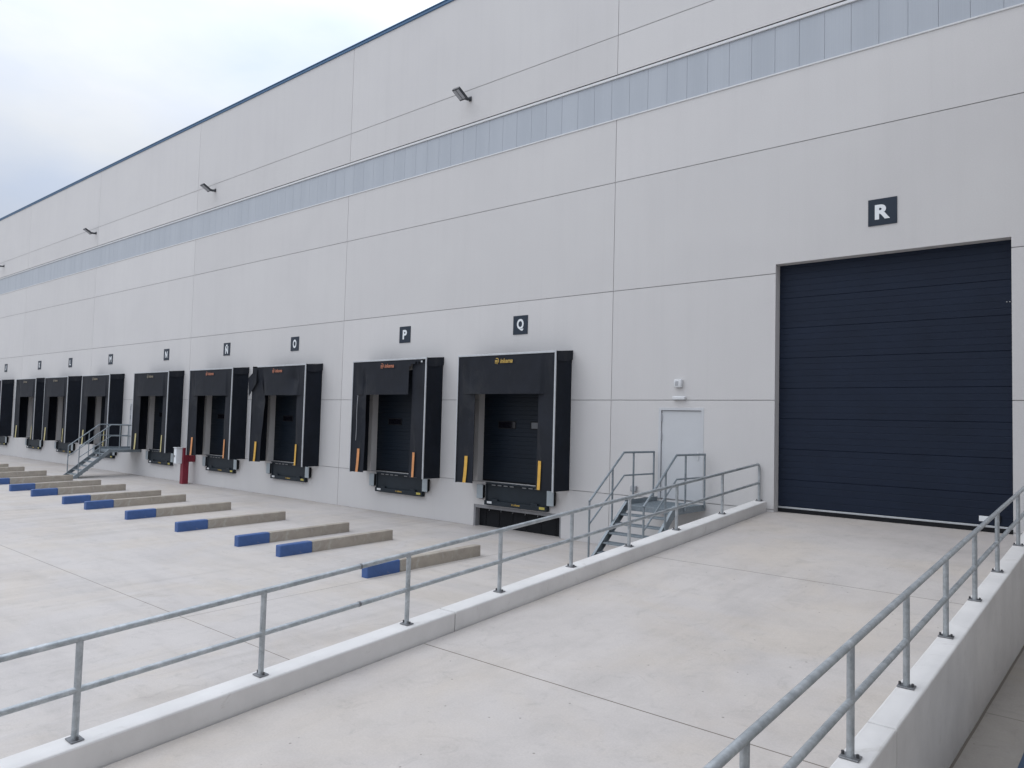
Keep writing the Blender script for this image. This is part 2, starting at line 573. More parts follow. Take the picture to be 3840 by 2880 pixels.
RS, RB = 0.0795, 1.095
XL, XR = -5.79, -1.60
def ramp_z(y):
    return RB + RS * y
mb = MB()
yend = -RB / (RS - YS)
poly = [(0.21, RB), (-0.02, RB), (yend + .12, ramp_z(yend + .12) - .004), (yend + .12, yard_z(yend) - .4), (0.21, -.4)]
mb.prism(poly, 0, XL + .017, XR - .015)
tag(mb.build('ramp', 'ramp_concrete'), 'broad concrete ramp rising to the tall door', kind='structure')

# ------------------------------------------------------------------ warehouse
BAY0, BAY = -9.372, 9.92
joints_x = [BAY0 + BAY * k for k in range(-8, 4)]
joints_z = [1.1425, 3.236, 5.696, 8.196, 11.637]
ZT = 14.385
X0, X1 = -86.0, 22.0
RIB0, RIB1 = 9.646, 10.713
docks = dict(Q=-12.05, P=-16.375, O=-21.90, E=-26.33, N=-31.20, M=-36.83, L=-41.76, K=-46.20, J=-51.87)
GATE = (-5.645, -1.80, 1.095, 5.875)
PED = [(-8.145, -7.125, 1.15, 3.055), (-34.50, -33.48, 1.15, 3.055)]
PIT = (-13.51, -10.70, -0.02, 0.553)
openings = [GATE, PIT] + PED + [(c_ - 1.37, c_ + 1.37, 1.15, 4.1) for c_ in docks.values()] + [(X0 - 1, X1 + 1, RIB0, RIB1)]
bld = empty('warehouse', (-30, 0, 0))
tag(bld, 'long off white precast concrete warehouse with blue roof edge and window ribbon', 'warehouse')
OFF = Vector((30, 0, 0))       # parts are built in world coordinates under the empty
def bpart(mbx, name, mat, parent=bld, smooth=False):
    o = mbx.build(name, mat, None, smooth)
    o.parent = parent
    if parent is bld:
        o.location = OFF
    return o
def in_open(x, z):
    return any(a < x < b_ and c0 < z < d for a, b_, c0, d in openings)
JW = 0.0145
def wall_cells(xj, zj, y, strips=True):
    xc = sorted(set([X0, X1] + [q for o in openings for q in o[:2] if X0 < q < X1] + ([q + s for q in xj for s in (-JW / 2, JW / 2)] if strips else [])))
    zc = sorted(set([-0.6, ZT] + [q for o in openings for q in o[2:]] + ([q + s for q in zj for s in (-JW / 2, JW / 2)] if strips else [])))
    mbx = MB()
    cache = {}
    def vv(x, z):
        k = (round(x, 5), round(z, 5))
        if k not in cache:
            cache[k] = mbx.bm.verts.new((x, y, z))
        return cache[k]
    for i in range(len(xc) - 1):
        xm = (xc[i] + xc[i + 1]) / 2
        if strips and any(abs(xm - q) < JW * .4 for q in xj):
            continue
        for j in range(len(zc) - 1):
            zm = (zc[j] + zc[j + 1]) / 2
            if strips and any(abs(zm - q) < JW * .4 for q in zj):
                continue
            if in_open(xm, zm):
                continue
            mbx.bm.faces.new((vv(xc[i], zc[j]), vv(xc[i + 1], zc[j]), vv(xc[i + 1], zc[j + 1]), vv(xc[i], zc[j + 1])))
    return mbx
mb = wall_cells(joints_x, joints_z, 0.0)
def reveal(mbx, o, depth, bottom=True):
    a, b_, c0, d = o
    mbx.quad((a, 0, c0), (a, depth, c0), (a, depth, d), (a, 0, d))
    mbx.quad((b_, 0, c0), (b_, depth, c0), (b_, depth, d), (b_, 0, d))
    mbx.quad((a, 0, d), (a, depth, d), (b_, depth, d), (b_, 0, d))
    if bottom:
        mbx.quad((a, 0, c0), (a, depth, c0), (b_, depth, c0), (b_, 0, c0))
reveal(mb, GATE, .25, False)
for o in PED:
    reveal(mb, o, .10)
for c_ in docks.values():
    reveal(mb, (c_ - 1.37, c_ + 1.37, 1.15, 4.1), .25)
# small returns into the joints so the panels read as slabs
for q in joints_x:
    for s in (-1, 1):
        for z0, z1 in ((-.6, RIB0), (RIB1, ZT)):
            if not any(a < q < b_ for a, b_, *_ in openings[:-1]):
                mb.quad((q + s * JW / 2, 0, z0), (q + s * JW / 2, .014, z0), (q + s * JW / 2, .014, z1), (q + s * JW / 2, 0, z1))
# flank walls, back and roof slab
mb.quad((X0, 0, -.6), (X0, 34, -.6), (X0, 34, ZT), (X0, 0, ZT))
mb.quad((X1, 0, -.6), (X1, 34, -.6), (X1, 34, ZT), (X1, 0, ZT))
mb.quad((X0, 34, -.6), (X1, 34, -.6), (X1, 34, ZT), (X0, 34, ZT))
mb.quad((X0, 0, ZT - .05), (X1, 0, ZT - .05), (X1, 34, ZT - .05), (X0, 34, ZT - .05))
bpart(mb, 'wall', 'precast_white')
# unseen wing, added to shade the right side of the yard
mb = MB()
WX = 1.42
wz = [-.6] + joints_z + [ZT]
wy = [-.02, -6.0, -15.92, -25.84, -30.0]
for j in range(len(wz) - 1):
    for i in range(len(wy) - 1):
        g_ = JW / 2
        mb.box((WX, wy[i + 1] + g_, wz[j] + (g_ if j else 0)), (WX + .16, wy[i] - g_, wz[j + 1] - g_))
mb.box((WX + .0145, -29.98, -.6), (WX + 18, -.02, ZT - .02))
bpart(mb, 'added_shade_wing', 'precast_white')
mb = wall_cells([], [], 0.0145, strips=False)
bpart(mb, 'panel_joint', 'sealant')
mb = MB()
mb.box((X0 - .05, -.035, ZT), (X1 + .05, .25, ZT + .085), .008)
mb.box((X0 - .05, -.055, ZT + .085), (X1 + .05, .25, ZT + .115), .006)
bpart(mb, 'roof_trim', 'roof_blue')
# window ribbon
wb = MB()
PW = 0.4785
x = X0
px0 = -15.759 - PW * 200
for k in range(0, 320):
    a = px0 + k * PW
    if a < X0 or a > X1 - PW:
        continue
    wb.box((a + .0015, .030, RIB0 + .03), (a + PW - .0015, .060, RIB1 - .085), .0035)
band = bpart(wb, 'window_ribbon', 'polycarbonate')
mb = MB()
mb.box((X0, -.004, RIB1 - .085), (X1, .10, RIB1 - .026), .003)
o = bpart(mb, 'head_flashing', 'white_plastic', band)
mb = MB()
mb.box((X0, -.018, RIB0 - .004), (X1, .10, RIB0 + .028), .004)
o = bpart(mb, 'sill', 'white_plastic', band)
mb = MB()
mb.quad((X0, .09, RIB0), (X1, .09, RIB0), (X1, .09, RIB1), (X0, .09, RIB1))
o = bpart(mb, 'backing', 'sealant', band)

# tall sectional gate R
def sectional(mbx, x0, x1, z0, z1, y, joints, ribs=4):
    """front profile with grooves at joints and shallow ribs between, extruded along x"""
    prof = []
    zs = [z0] + sorted(q for q in joints if z0 < q < z1) + [z1]
    for a, b_ in zip(zs, zs[1:]):
        prof += [(y + .010, a), (y, a + .009)]
        n = max(1, round((b_ - a) / (.585 / (ribs + 1))))
        for i in range(1, n):
            q = a + (b_ - a) * i / n
            prof += [(y, q - .007), (y + .0038, q - .003), (y + .0038, q + .003), (y, q + .007)]
        prof += [(y, b_ - .003), (y + .010, b_)]
    prof += [(y + .05, z1), (y + .05, z0)]
    prof = [p for i, p in enumerate(prof) if i == 0 or abs(p[0] - prof[i - 1][0]) + abs(p[1] - prof[i - 1][1]) > 1e-6]
    mbx.prism(prof, 0, x0, x1)
mb = MB()
sectional(mb, GATE[0] - .05, GATE[1] + .05, 1.205, 5.93, .215, [5.222, 4.638, 4.054, 3.470, 2.887, 2.303, 1.72])
gate = bpart(mb, 'sectional_gate', 'gate_navy')
tag(gate, 'tall navy sectional door at the top of the ramp')
mb = MB()
mb.box((GATE[0] + .002, .196, 1.172), (GATE[1] - .002, .23, 1.203), .003)
bpart(mb, 'bottom_rail', 'aluminium', gate)
mb = MB()
mb.box((GATE[0] + .002, .200, 1.097), (GATE[1] - .002, .235, 1.172), .004)
bpart(mb, 'bottom_seal', 'rubber', gate)
mb = MB()
mb.box((-2.30, .205, 1.262), (-2.15, .214, 1.35), .003)
bpart(mb, 'white_plate', 'sign_white', gate)
mb = MB()
mb.box((-2.09, .19, 1.27), (-1.99, .214, 1.38), .006)
bpart(mb, 'latch', 'rubber', gate)
for xx in (-1.905, -1.862):
    mb = MB()
    mb.box((xx, .203, 4.845), (xx + .022, .214, 4.862), .003)
    bpart(mb, 'vent_slot', 'grey_plastic', gate)

# dock doors
for nm, c_ in docks.items():
    mb = MB()
    sectional(mb, c_ - 1.40, c_ + 1.40, 1.185, 4.15, .205, [1.79, 2.325, 2.87, 3.42], 4)
    dd = bpart(mb, 'dock_door', 'dock_door_navy')
    mb = MB()
    mb.box((c_ - 1.368, .198, 1.152), (c_ + 1.368, .23, 1.185), .004)
    bpart(mb, 'bottom_seal', 'rubber', dd)
    for wx, gm in ((-.575, 'window_glass'), (.50, 'window_glass_pale')):
        mb = MB()
        a, b_, z0, z1 = c_ + wx - .30, c_ + wx + .30, 2.51, 2.71
        for lo, hi in (((a, z0), (b_, z0 + .025)), ((a, z1 - .025), (b_, z1)), ((a, z0 + .025), (a + .025, z1 - .025)), ((b_ - .025, z0 + .025), (b_, z1 - .025))):
            mb.box((lo[0], .190, lo[1]), (hi[0], .210, hi[1]), .003)
        w_ = bpart(mb, 'window', 'rubber', dd)
        mb = MB()
        mb.box((a + .025, .197, z0 + .025), (b_ - .025, .204, z1 - .025))
        bpart(mb, 'pane', gm, w_)

# personnel doors
for a, b_, z0, z1 in PED:
    mb = MB()
    mb.box((a + .055, .022, z0 + .01), (b_ - .055, .065, z1 - .045), .004)
    pd = bpart(mb, 'personnel_door', 'door_grey')
    mb = MB()
    mb.box((a - .012, -.006, z0), (a + .045, .085, z1 - .036), .003)
    mb.box((b_ - .045, -.006, z0), (b_ + .012, .085, z1 - .036), .003)
    mb.box((a - .012, -.008, z1 - .036), (b_ + .012, .085, z1 + .022), .003)
    bpart(mb, 'door_frame', 'door_grey', pd)
    for hz in (2.86, 2.46):
        mb = MB()
        mb.box((a + .040, -.010, hz - .085), (a + .062, .024, hz + .085), .004)
        bpart(mb, 'hinge', 'grey_plastic', pd)
    mb = MB()
    mb.box((b_ - .135, .008, 2.0), (b_ - .100, .024, 2.17), .006)
    mb.tube([(b_ - .118, .01, 2.12), (b_ - .118, -.035, 2.12)], .011, 8)
    mb.tube([(b_ - .112, -.035, 2.12), (b_ - .235, -.035, 2.12)], .010, 8)
    bpart(mb, 'handle', 'white_plastic', pd)

# ground level pit under dock Q
mb = MB()
a, b_, z0, z1 = PIT
for lo, hi in (((a, -.02), (a + .05, z1)), ((b_ - .05, -.02), (b_, z1)), ((a + .05, z1 - .085), (b_ - .05, z1))):
    mb.box((lo[0], .01, lo[1]), (hi[0], .20, hi[1]), .004)
pit = bpart(mb, 'pit_opening', 'pit_grey')
mb = MB()
nfl = 12
w_ = (b_ - a - .1) / nfl
for k in range(nfl):
    q = a + .05 + k * w_
    yy = .17 + (.012 if k % 2 else 0)
    mb.box((q + .003, yy, -.015), (q + w_ + .004, yy + .008, z1 - .02))
bpart(mb, 'rubber_flap', 'rubber', pit)
for hx in (-13.11, -12.711, -12.316, -11.917, -11.52, -11.118):
    mb = MB()
    mb.tube([(hx, .165, .445), (hx - .004, .155, .40)], .008, 6)
    bpart(mb, 'hook', 'grey_plastic', pit)

# ------------------------------------------------------------------ dock shelters
def shelter(name, c_, label, group, variant='plain', strip='strip_yellow', logo='logo_yellow', seed=1):
    W2, D, Z0, Z1 = 1.565, .60, 1.135, 4.325
    root = empty(name, (c_, 0, 0))
    tag(root, label, 'dock shelter', group)
    rs = seed * 13.7
    def wr(x, y, z, s=1.0):       # fabric ripple
        return noise.noise(Vector((x * 1.3 + rs, y * 1.3, z * 1.1))) * s + noise.noise(Vector((x * 4 + rs, y * 4, z * 3 + 9))) * s * .35
    # side panels (fabric boxes running back to the wall)
    for s in (-1, 1):
        m_ = MB()
        def fs(u, v_, s=s):
            y = -D + u * (D - .004)
            z = Z0 - .01 + v_ * (Z1 + .03 - Z0)
            edge = min(1, 6 * u * (1 - u) + .0)
            return (s * (W2 + .004 + wr(s * 3, y * 2.2 + z * .5, z * .9 - y * .6, .024) * edge), y, z)
        m_.grid(10, 36, fs)
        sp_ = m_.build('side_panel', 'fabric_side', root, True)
        # inner face
        m_ = MB()
        m_.quad((s * (W2 - .045), -D + .02, Z0), (s * (W2 - .045), -.005, Z0), (s * (W2 - .045), -.005, Z1 - .02), (s * (W2 - .045), -D + .02, Z1 - .02))
        m_.box((min(s * (W2 - .045), s * (W2 - .008)), -D + .02, Z0 - .005), (max(s * (W2 - .045), s * (W2 - .008)), -.008, Z0 + .03))
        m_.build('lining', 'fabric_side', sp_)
        # cap over the upper end
        m_ = MB()
        def fc(u, v_, s=s):
            y = -D + .012 + u * (D + .0 - .016)
            z = Z1 - .20 - .03 * math.sin(u * 3.1) * (1 if variant != 'cut' else 1.6) + v_ * (.216 + .03 * math.sin(u * 3.1))
            return (s * (W2 + .034 + wr(s * 5, y * 3, z, .008)), y, z + .06 * u)
        m_.grid(10, 4, fc)
        m_.build('cap', 'fabric_black', sp_, True)
    # roof
    m_ = MB()
    m_.grid(10, 4, lambda u, v_: (-W2 - .022 + u * (2 * W2 + .044), -D + v_ * (D - .004), Z1 + .012 + .06 * v_ - .02 * math.sin(u * 3.14) * math.sin(v_ * 3.14)))
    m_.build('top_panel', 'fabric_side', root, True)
    # aluminium edging
    def edging(lo, hi):
        MBx = MB().box(lo, hi, .004)
        MBx.build('edge_trim', 'aluminium', root)
    if variant != 'cut':
        edging((-W2 - .012, -D - .030, Z1 - .022), (W2 - .03, -D - .002, Z1 + .022))
        edging((-W2 - .014, -D - .026, Z0 - .01), (-W2 + .014, -D - .002, Z1 - .024))
    else:
        edging((-W2 + .32, -D - .030, Z1 - .022), (W2 - .03, -D - .002, Z1 + .022))
        edging((-W2 - .014, -D - .026, Z0 - .01), (-W2 + .014, -D - .002, 3.2))
    edging((W2 - .028, -D - .034, Z0 - .02), (W2 + .012, -D - .002, Z1 + .026))
    # side flaps
    ZF = 3.36
    for s in (-1, 1):
        m_ = MB()
        bul = 0.0
        def ff(u, v_, s=s):
            wdt = .535 - .02 * v_
            x = s * (W2 - .02 - u * wdt)
            z = Z0 + v_ * (Z1 - .03 - Z0)
            y = -D + .002 + u * .055 - .02 * u * math.sin(v_ * 5 + rs) * (1 - v_)
            if variant == 'cut' and s < 0:
                # swollen upper half, pinched under the corner
                g = math.exp(-((z - 3.25) / .35) ** 2)
                x += u * .12 * math.exp(-((z - 2.75) / .55) ** 2) - u * .0 * g
                y += .10 * g * u
            if variant == 'torn' and s > 0:
                x -= u * .10
                y += .012
            return (x, y + wr(x, 1.0, z, .012), z)
        m_.grid(8, 32, ff, .006)
        fl = m_.build('side_flap', 'fabric_black', root, True)
        # coloured guide strip near the bottom
        m_ = MB()
        xc = s * (W2 - .345) if s < 0 else (W2 - .43)
        def fst(u, v_, s=s):
            z = Z0 + .005 + v_ * .665
            x = xc + (u - .5) * .092 - (.035 * (1 - v_) ** 2 if s < 0 else .012 * (1 - v_) ** 2)
            uu = (W2 - .02 - abs(x)) / .53
            return (x, -D + .055 * uu - .030 - .012 * (1 - v_), z)
        m_.grid(2, 10, fst, .008)
        m_.build('guide_strip', strip, fl)
    # head flap
    m_ = MB()
    x0h, x1h = -W2 + .016, W2 - .03
    NX, NZ = 90, 16
    def fh(u, v_):
        x = x0h + u * (x1h - x0h)
        z = ZF + v_ * (Z1 - .02 - ZF)
        y = -D - .016
        if variant == 'cut':
            d_ = math.exp(-((x + 1.0) / .16) ** 2) * max(0, 1 - v_) ** .7
            y += .16 * d_
            fold = math.exp(-((x - .95) / .25) ** 2) * (1 - abs(2 * v_ - 1.1)) * .10
            y += fold
        if variant == 'torn':
            y += .20 * math.exp(-((x + 1.06) / .07) ** 2) * max(0, .8 - v_)
            y -= .03 * (x > .5) * (x - .5) * (1 - v_)
        if variant == 'bulge':
            y += .14 * math.exp(-((x + 1.15) / .2) ** 2) * (1 - v_)
        # press creases where the side flaps sit behind
        for q in (-1.14, 1.16):
            y += .034 / (1 + math.exp(-(abs(x) - abs(q)) * 110)) * min(1, (1 - v_) * 1.6) * (1 if x * q > 0 else 0)
        y += wr(x, 2.0, z, .010) * (1 - v_ * .8)
        return (x, y, z + (.008 * noise.noise(Vector((x * 2 + rs, 0, 0))) if v_ < .01 else 0))
    def sk(u, v_):
        x = x0h + u * (x1h - x0h)
        if variant == 'torn':
            return x > .90 and v_ < .84 + (x - .90) * .24 + .03 * math.sin(x * 40)
        if variant == 'cut':
            return (x < -1.05 and v_ < .62 + .5 * (x + 1.05)) or (x < -W2 + .34 and v_ > 1.0 - (-W2 + .34 - x) * 1.1)
        if variant == 'bulge':
            return x < -W2 + .30 and v_ > .75 + (x + W2) * .8
        return False
    m_.grid(NX, NZ, fh, .007, sk)
    hf = m_.build('head_flap', 'fabric_black', root, True)
    if variant == 'cut':       # flap corner folded out past the frame
        m_ = MB()
        def fo(u, v_):
            x = -W2 + .34 - u * .42 - .02 * v_
            z = Z1 - .04 - u * .34 - v_ * .62 + .10 * (1 - u) * v_
            return (x, -D - .05 - .06 * u + .05 * v_ * u, z)
        m_.grid(8, 8, fo, .008)
        m_.build('loose_corner', 'fabric_black', hf, True)
    if variant == 'torn':
        m_ = MB()
        pts = [(-1.285 - .03 * t - .012 * math.sin(t * 6), -D - .03, ZF - .02 - 1.30 * t) for t in [i / 10 for i in range(11)]]
        m_.tube(pts, .008, 6)
        m_.build('loose_strap', 'grey_plastic', hf)
        m_ = MB()
        m_.box((1.36, -D - .034, 4.215), (1.42, -D - .012, 4.262), .004)
        m_.build('bracket', 'aluminium', root)
    # printed emblem and lettering
    m_ = MB()
    ex, ez, yl = -.21, 4.165, -D - .052
    def ring(cx, cz, r0, r1, a0, a1, n=10):
        for i in range(n):
            t0, t1 = a0 + (a1 - a0) * i / n, a0 + (a1 - a0) * (i + 1) / n
            m_.quad((cx + r0 * math.cos(t0), yl, cz + r0 * math.sin(t0)), (cx + r1 * math.cos(t0), yl, cz + r1 * math.sin(t0)),
                    (cx + r1 * math.cos(t1), yl, cz + r1 * math.sin(t1)), (cx + r0 * math.cos(t1), yl, cz + r0 * math.sin(t1)))
    ring(ex - .01, ez, .052, .070, rad(-50), rad(120))
    for k, zz in enumerate((.022, -.008, -.040)):
        m_.quad((ex - .068, yl, ez + zz - .020), (ex + .022, yl, ez + zz - .030), (ex + .022, yl, ez + zz - .010), (ex - .068, yl, ez + zz))
    m_.quad((ex - .055, yl, ez - .066), (ex + .025, yl, ez - .080), (ex + .018, yl, ez - .056), (ex - .055, yl, ez - .048))
    m_.build('emblem', logo, hf)
    tm = text_mb('inkema', .150, .022, .25, .40, .002)
    for v_ in tm.bm.verts:
        v_.co += Vector((.09, yl, 4.16))
    tm.build('lettering', logo, hf)
    return root

GS = 'dock shelters along the warehouse wall'
proto = shelter('dock_shelter', docks['Q'], 'intact black dock shelter with yellow lettering below the Q sign', GS, seed=1)
shelter('dock_shelter', docks['P'], 'black dock shelter with torn head flap and hanging strap below the P sign', GS, 'torn', 'strip_orange', 'logo_orange', seed=2)
shelter('dock_shelter', docks['O'], 'black dock shelter with loose folded upper left corner below the O sign', GS, 'cut', 'strip_yellow', 'logo_orange', seed=3)
shelter('dock_shelter', docks['K'], 'sagging black dock shelter below the K sign, next to the one at J', GS, 'bulge', 'strip_pale', 'logo_faded', seed=4)
p2 = shelter('dock_shelter', docks['E'], 'black dock shelter with orange lettering below the tilde N sign', GS, 'plain', 'strip_orange', 'logo_orange', seed=5)
p3 = shelter('dock_shelter', docks['N'], 'black dock shelter with pale lettering below the plain N sign, right of the far stairs', GS, 'plain', 'strip_pale', 'logo_faded', seed=6)
for nm, lab in (('M', 'black dock shelter below the M sign, partly hidden by the far stairs'),
                ('L', 'black dock shelter below the L sign, left of the far stairs'),
                ('J', 'black dock shelter below the J sign, cut by the left picture edge')):
    c_ = copy_tree(p3)
    c_.location.x = docks[nm]
    c_['label'] = lab

# ------------------------------------------------------------------ dock levellers and bumpers
def leveller(c_):
    root = empty('dock_leveller', (c_, 0, 0))
    m_ = MB()
    m_.box((-1.0, -.06, .70), (1.0, -.004, 1.135), .004)
    m_.box((-1.0, -.085, .70), (-.955, -.06, 1.10), .003)
    m_.box((.955, -.085, .70), (1.0, -.06, 1.10), .003)
    m_.build('front_plate', 'anthracite_steel', root)
    m_ = MB()
    m_.box((-1.005, -.115, .580), (1.005, -.004, .698), .006)
    for xx in (-.66, .62):
        m_.box((xx - .10, -.116, .690), (xx + .10, -.080, .750), .004)
    m_.build('lip_keeper', 'anthracite_steel', root)
    m_ = MB()
    m_.box((-.95, -.14, 1.118), (.95, -.004, 1.148), .004)
    m_.build('lip', 'anthracite_steel', root)
    m_ = MB()
    for k in range(8):
        if k == 4:
            continue
        q = -.80 + k * .2
        m_.box((q, -.068, 1.078), (q + .125, -.0605, 1.098), .001)
    m_.build('hinge_strip', 'grey_plastic', root)
    m_ = MB().box((-.90, -.1215, .625), (-.745, -.1155, .680))
    m_.build('sticker', 'white_plastic', root)
    m_ = MB().box((.78, -.1215, .625), (.945, -.1155, .683))
    m_.build('sticker', 'sticker_yellow', root)
    tm = text_mb('inkema', .07, .02, .25, .19, .002)
    for v_ in tm.bm.verts:
        v_.co += Vector((.08, -.119, .655))
    for i_ in range(3):
        tm.quad((-.09, -.119, .635 + i_ * .014), (-.045, -.119, .630 + i_ * .014), (-.045, -.119, .638 + i_ * .014), (-.09, -.119, .643 + i_ * .014))
    tm.build('lettering', 'logo_yellow', root)
    return root
def bumper(x):
    root = empty('dock_bumper', (x, 0, 0))
    MB().box((-.075, -.100, .74), (.085, -.004, 1.065), .008).build('rubber_block', 'rubber', root)
    MB().box((-.108, -.118, .728), (.100, -.101, 1.078), .006).build('steel_plate', 'light_steel', root)
    MB().box((-.05, -.09, .712), (.05, -.02, .74), .004).build('bracket', 'plate_dark', root)
    return root
names = dict(Q='Q', P='P', O='O', E='tilde N', N='plain N', M='M', L='L', K='K', J='J')
lev0 = bum0 = None
for nm, c_ in docks.items():
    lo = leveller(c_) if lev0 is None else copy_tree(lev0)
    lev0 = lev0 or lo
    lo.location.x = c_
    extra = {'Q': ', above the floor level pit', 'M': ', behind the far stairs'}.get(nm, '')
    tag(lo, 'dark steel dock leveller below the shelter under the %s sign%s' % (names[nm], extra), 'dock leveller', 'dock levellers under the shelters')
    for s, side in ((-1, 'left'), (1, 'right')):
        bo = bumper(0) if bum0 is None else copy_tree(bum0)
        bum0 = bum0 or bo
        bo.location.x = c_ + (-1.163 if s < 0 else 1.108)
        tag(bo, 'pale steel faced dock bumper on the %s of the leveller below sign %s' % (side, names[nm]), 'dock bumper', 'dock bumpers beside the levellers')

# ------------------------------------------------------------------ letter signs
def sign(x, z, letter, size, label, cond):
    root = empty('letter_sign', (x, 0, z))
    tag(root, label, 'sign', 'letter signs above the doors')
    h = size / 2
    MB().box((-h, -.014, -h), (h, -.002, h), .002).build('plate', 'sign_navy', root)
    tm = text_mb(letter, cond[1], cond[2] * 1.7, 0, cond[0], .003)
    zs_ = [v_.co.z for v_ in tm.bm.verts]
    k = cond[3] / (max(zs_) - min(zs_))
    for v_ in tm.bm.verts:
        v_.co.z = v_.co.z * k
        v_.co.y -= .016
    tm.build('letter', 'sign_white', root)
for nm, ch, w_, hgt in (('Q', 'Q', .215, .30), ('P', 'P', .175, .27), ('O', 'O', .20, .28), ('E', '\u00d1', .20, .345), ('N', 'N', .20, .27),
                        ('M', 'M', .22, .27), ('L', 'L', .16, .27), ('K', 'K', .20, .27), ('J', 'J', .15, .27)):
    sx = dict(Q=-12.087, P=-16.407, O=-21.93, E=-26.363, N=-31.244, M=-36.86, L=-41.79, K=-46.22, J=-51.90)[nm]
    what = 'letter N with a tilde' if nm == 'E' else ('plain letter N' if nm == 'N' else 'letter ' + ch)
    sign(sx, 5.105 + (.012 if nm == 'E' else 0), ch, .47, 'small square dark sign with a white %s above its dock' % what, (w_, .3, .022, hgt))
sign(-3.722, 6.597, 'R', .478, 'square navy sign with a white letter R above the tall ramp door', (.25, .3, .026, .265))

# ------------------------------------------------------------------ floodlights
def floodlight():
    root = empty('floodlight', (0, 0, 0))
    ax, az = rad(29), 0
    M4 = Matrix.Translation((-.075, -.22, -.16)) @ Matrix.Rotation(-rad(29), 4, 'X')
    MB().box((-.13, -.375, -.015), (.13, 0, .06), .012, 2, M4).build('lamp_head', 'floodlight_dark', root)
    m_ = MB()
    m_.box((-.105, -.345, -.022), (-.012, -.045, -.0155), 0, 1, M4)
    m_.box((.012, -.345, -.022), (.105, -.045, -.0155), 0, 1, M4)
    m_.build('lens', 'floodlight_lens', root)
    m_ = MB()
    m_.tube([(-.03, -.004, -.07), (-.05, -.10, -.10), (-.075, -.25, -.10)], .045, 8)
    m_.box((-.085, -.03, -.14), (.015, -.003, -.01), .008)
    m_.build('bracket', 'floodlight_dark', root)
    return root
fl0 = None
for fx, lab in ((-14.03, 'dark floodlight on the upper wall, nearest one, above dock P and Q'), (-27.75, 'dark floodlight on the upper wall, second from the right'),
                (-39.35, 'dark floodlight on the upper wall, third from the right'), (-53.4, 'dark floodlight on the upper wall at the left picture edge')):
    f_ = floodlight() if fl0 is None else copy_tree(fl0)
    fl0 = fl0 or f_
    f_.location = (fx, 0, 11.45)
    tag(f_, lab, 'floodlight', 'floodlights along the upper wall joint')

# ------------------------------------------------------------------ small wall fittings
def fitting(name, lo, hi, mat, label, cat, extra=None):
    cx, cz = (lo[0] + hi[0]) / 2, (lo[2] + hi[2]) / 2
    root = empty(name, (cx, 0, cz))
    tag(root, label, cat)
    MB().box((lo[0] - cx, lo[1], lo[2] - cz), (hi[0] - cx, hi[1], hi[2] - cz), .018, 3).build('housing', mat, root, True)
    if extra:
        extra(root)
    return root
def siren_face(root):
    m_ = MB()
    for k in range(5):
        m_.box((-.055, -.093, -.05 + k * .02), (.025, -.0885, -.04 + k * .02), .002)
    m_.build('grille', 'grey_plastic', root)
fitting('alarm_siren', (-7.768, -.088, 3.50), (-7.595, -.003, 3.668), 'white_plastic', 'small square pale alarm siren on the wall above the near personnel door', 'siren', siren_face)
fitting('emergency_light', (-7.81, -.075, 3.24), (-7.515, -.003, 3.318), 'white_plastic', 'white slim emergency light just above the near personnel door', 'emergency light')
fitting('junction_box', (-8.80, -.07, 1.245), (-8.655, -.003, 1.375), 'grey_plastic', 'small grey junction box low on the wall left of the near stairs', 'junction box')

# ------------------------------------------------------------------ wheel guides
def wheel_guide():
    root = empty('wheel_guide')
    H, W2 = .225, .085
    MB().box((-W2, -5.02, -.03), (W2, -2.87, H), .018, 2).build('concrete_beam', 'guide_concrete', root)
    MB().box((-W2 - .002, -5.775, -.03), (W2 + .002, -5.022, H + .002), .022, 2).build('painted_end', 'blue_paint', root)
    root.rotation_euler = (math.atan(YS), 0, 0)
    return root
wg0 = None
for nm, c_ in docks.items():
    for s, side in ((1, 'right'), (-1, 'left')):
        g = wheel_guide() if wg0 is None else copy_tree(wg0)
        wg0 = wg0 or g
        g.location = (c_ + .03 + s * 1.365, 0, 0)
        ex = ' nearest the ramp' if (nm == 'Q' and s > 0) else ''
        tag(g, 'low concrete wheel guide with blue painted end, %s one before dock %s%s' % (side, names[nm], ex), 'wheel guide', 'concrete wheel guides in front of the docks')
# the neighbouring bay's guide, whose dark blue end shows beside the ramp
g = empty('wheel_guide')
MB().box((-.13, -7.0, -.03), (.13, -4.4, .26), .02, 2).build('concrete_beam', 'guide_concrete', g)
MB().box((-.132, -9.2, -.03), (.132, -7.002, .262), .03, 2).build('painted_end', 'deep_blue', g)
g.location = (-.755, 1.0, .03)
g.rotation_euler = (math.atan(YS), 0, 0)
tag(g, 'dark blue painted guide end at the lower right, outside the right ramp wall', 'wheel guide')

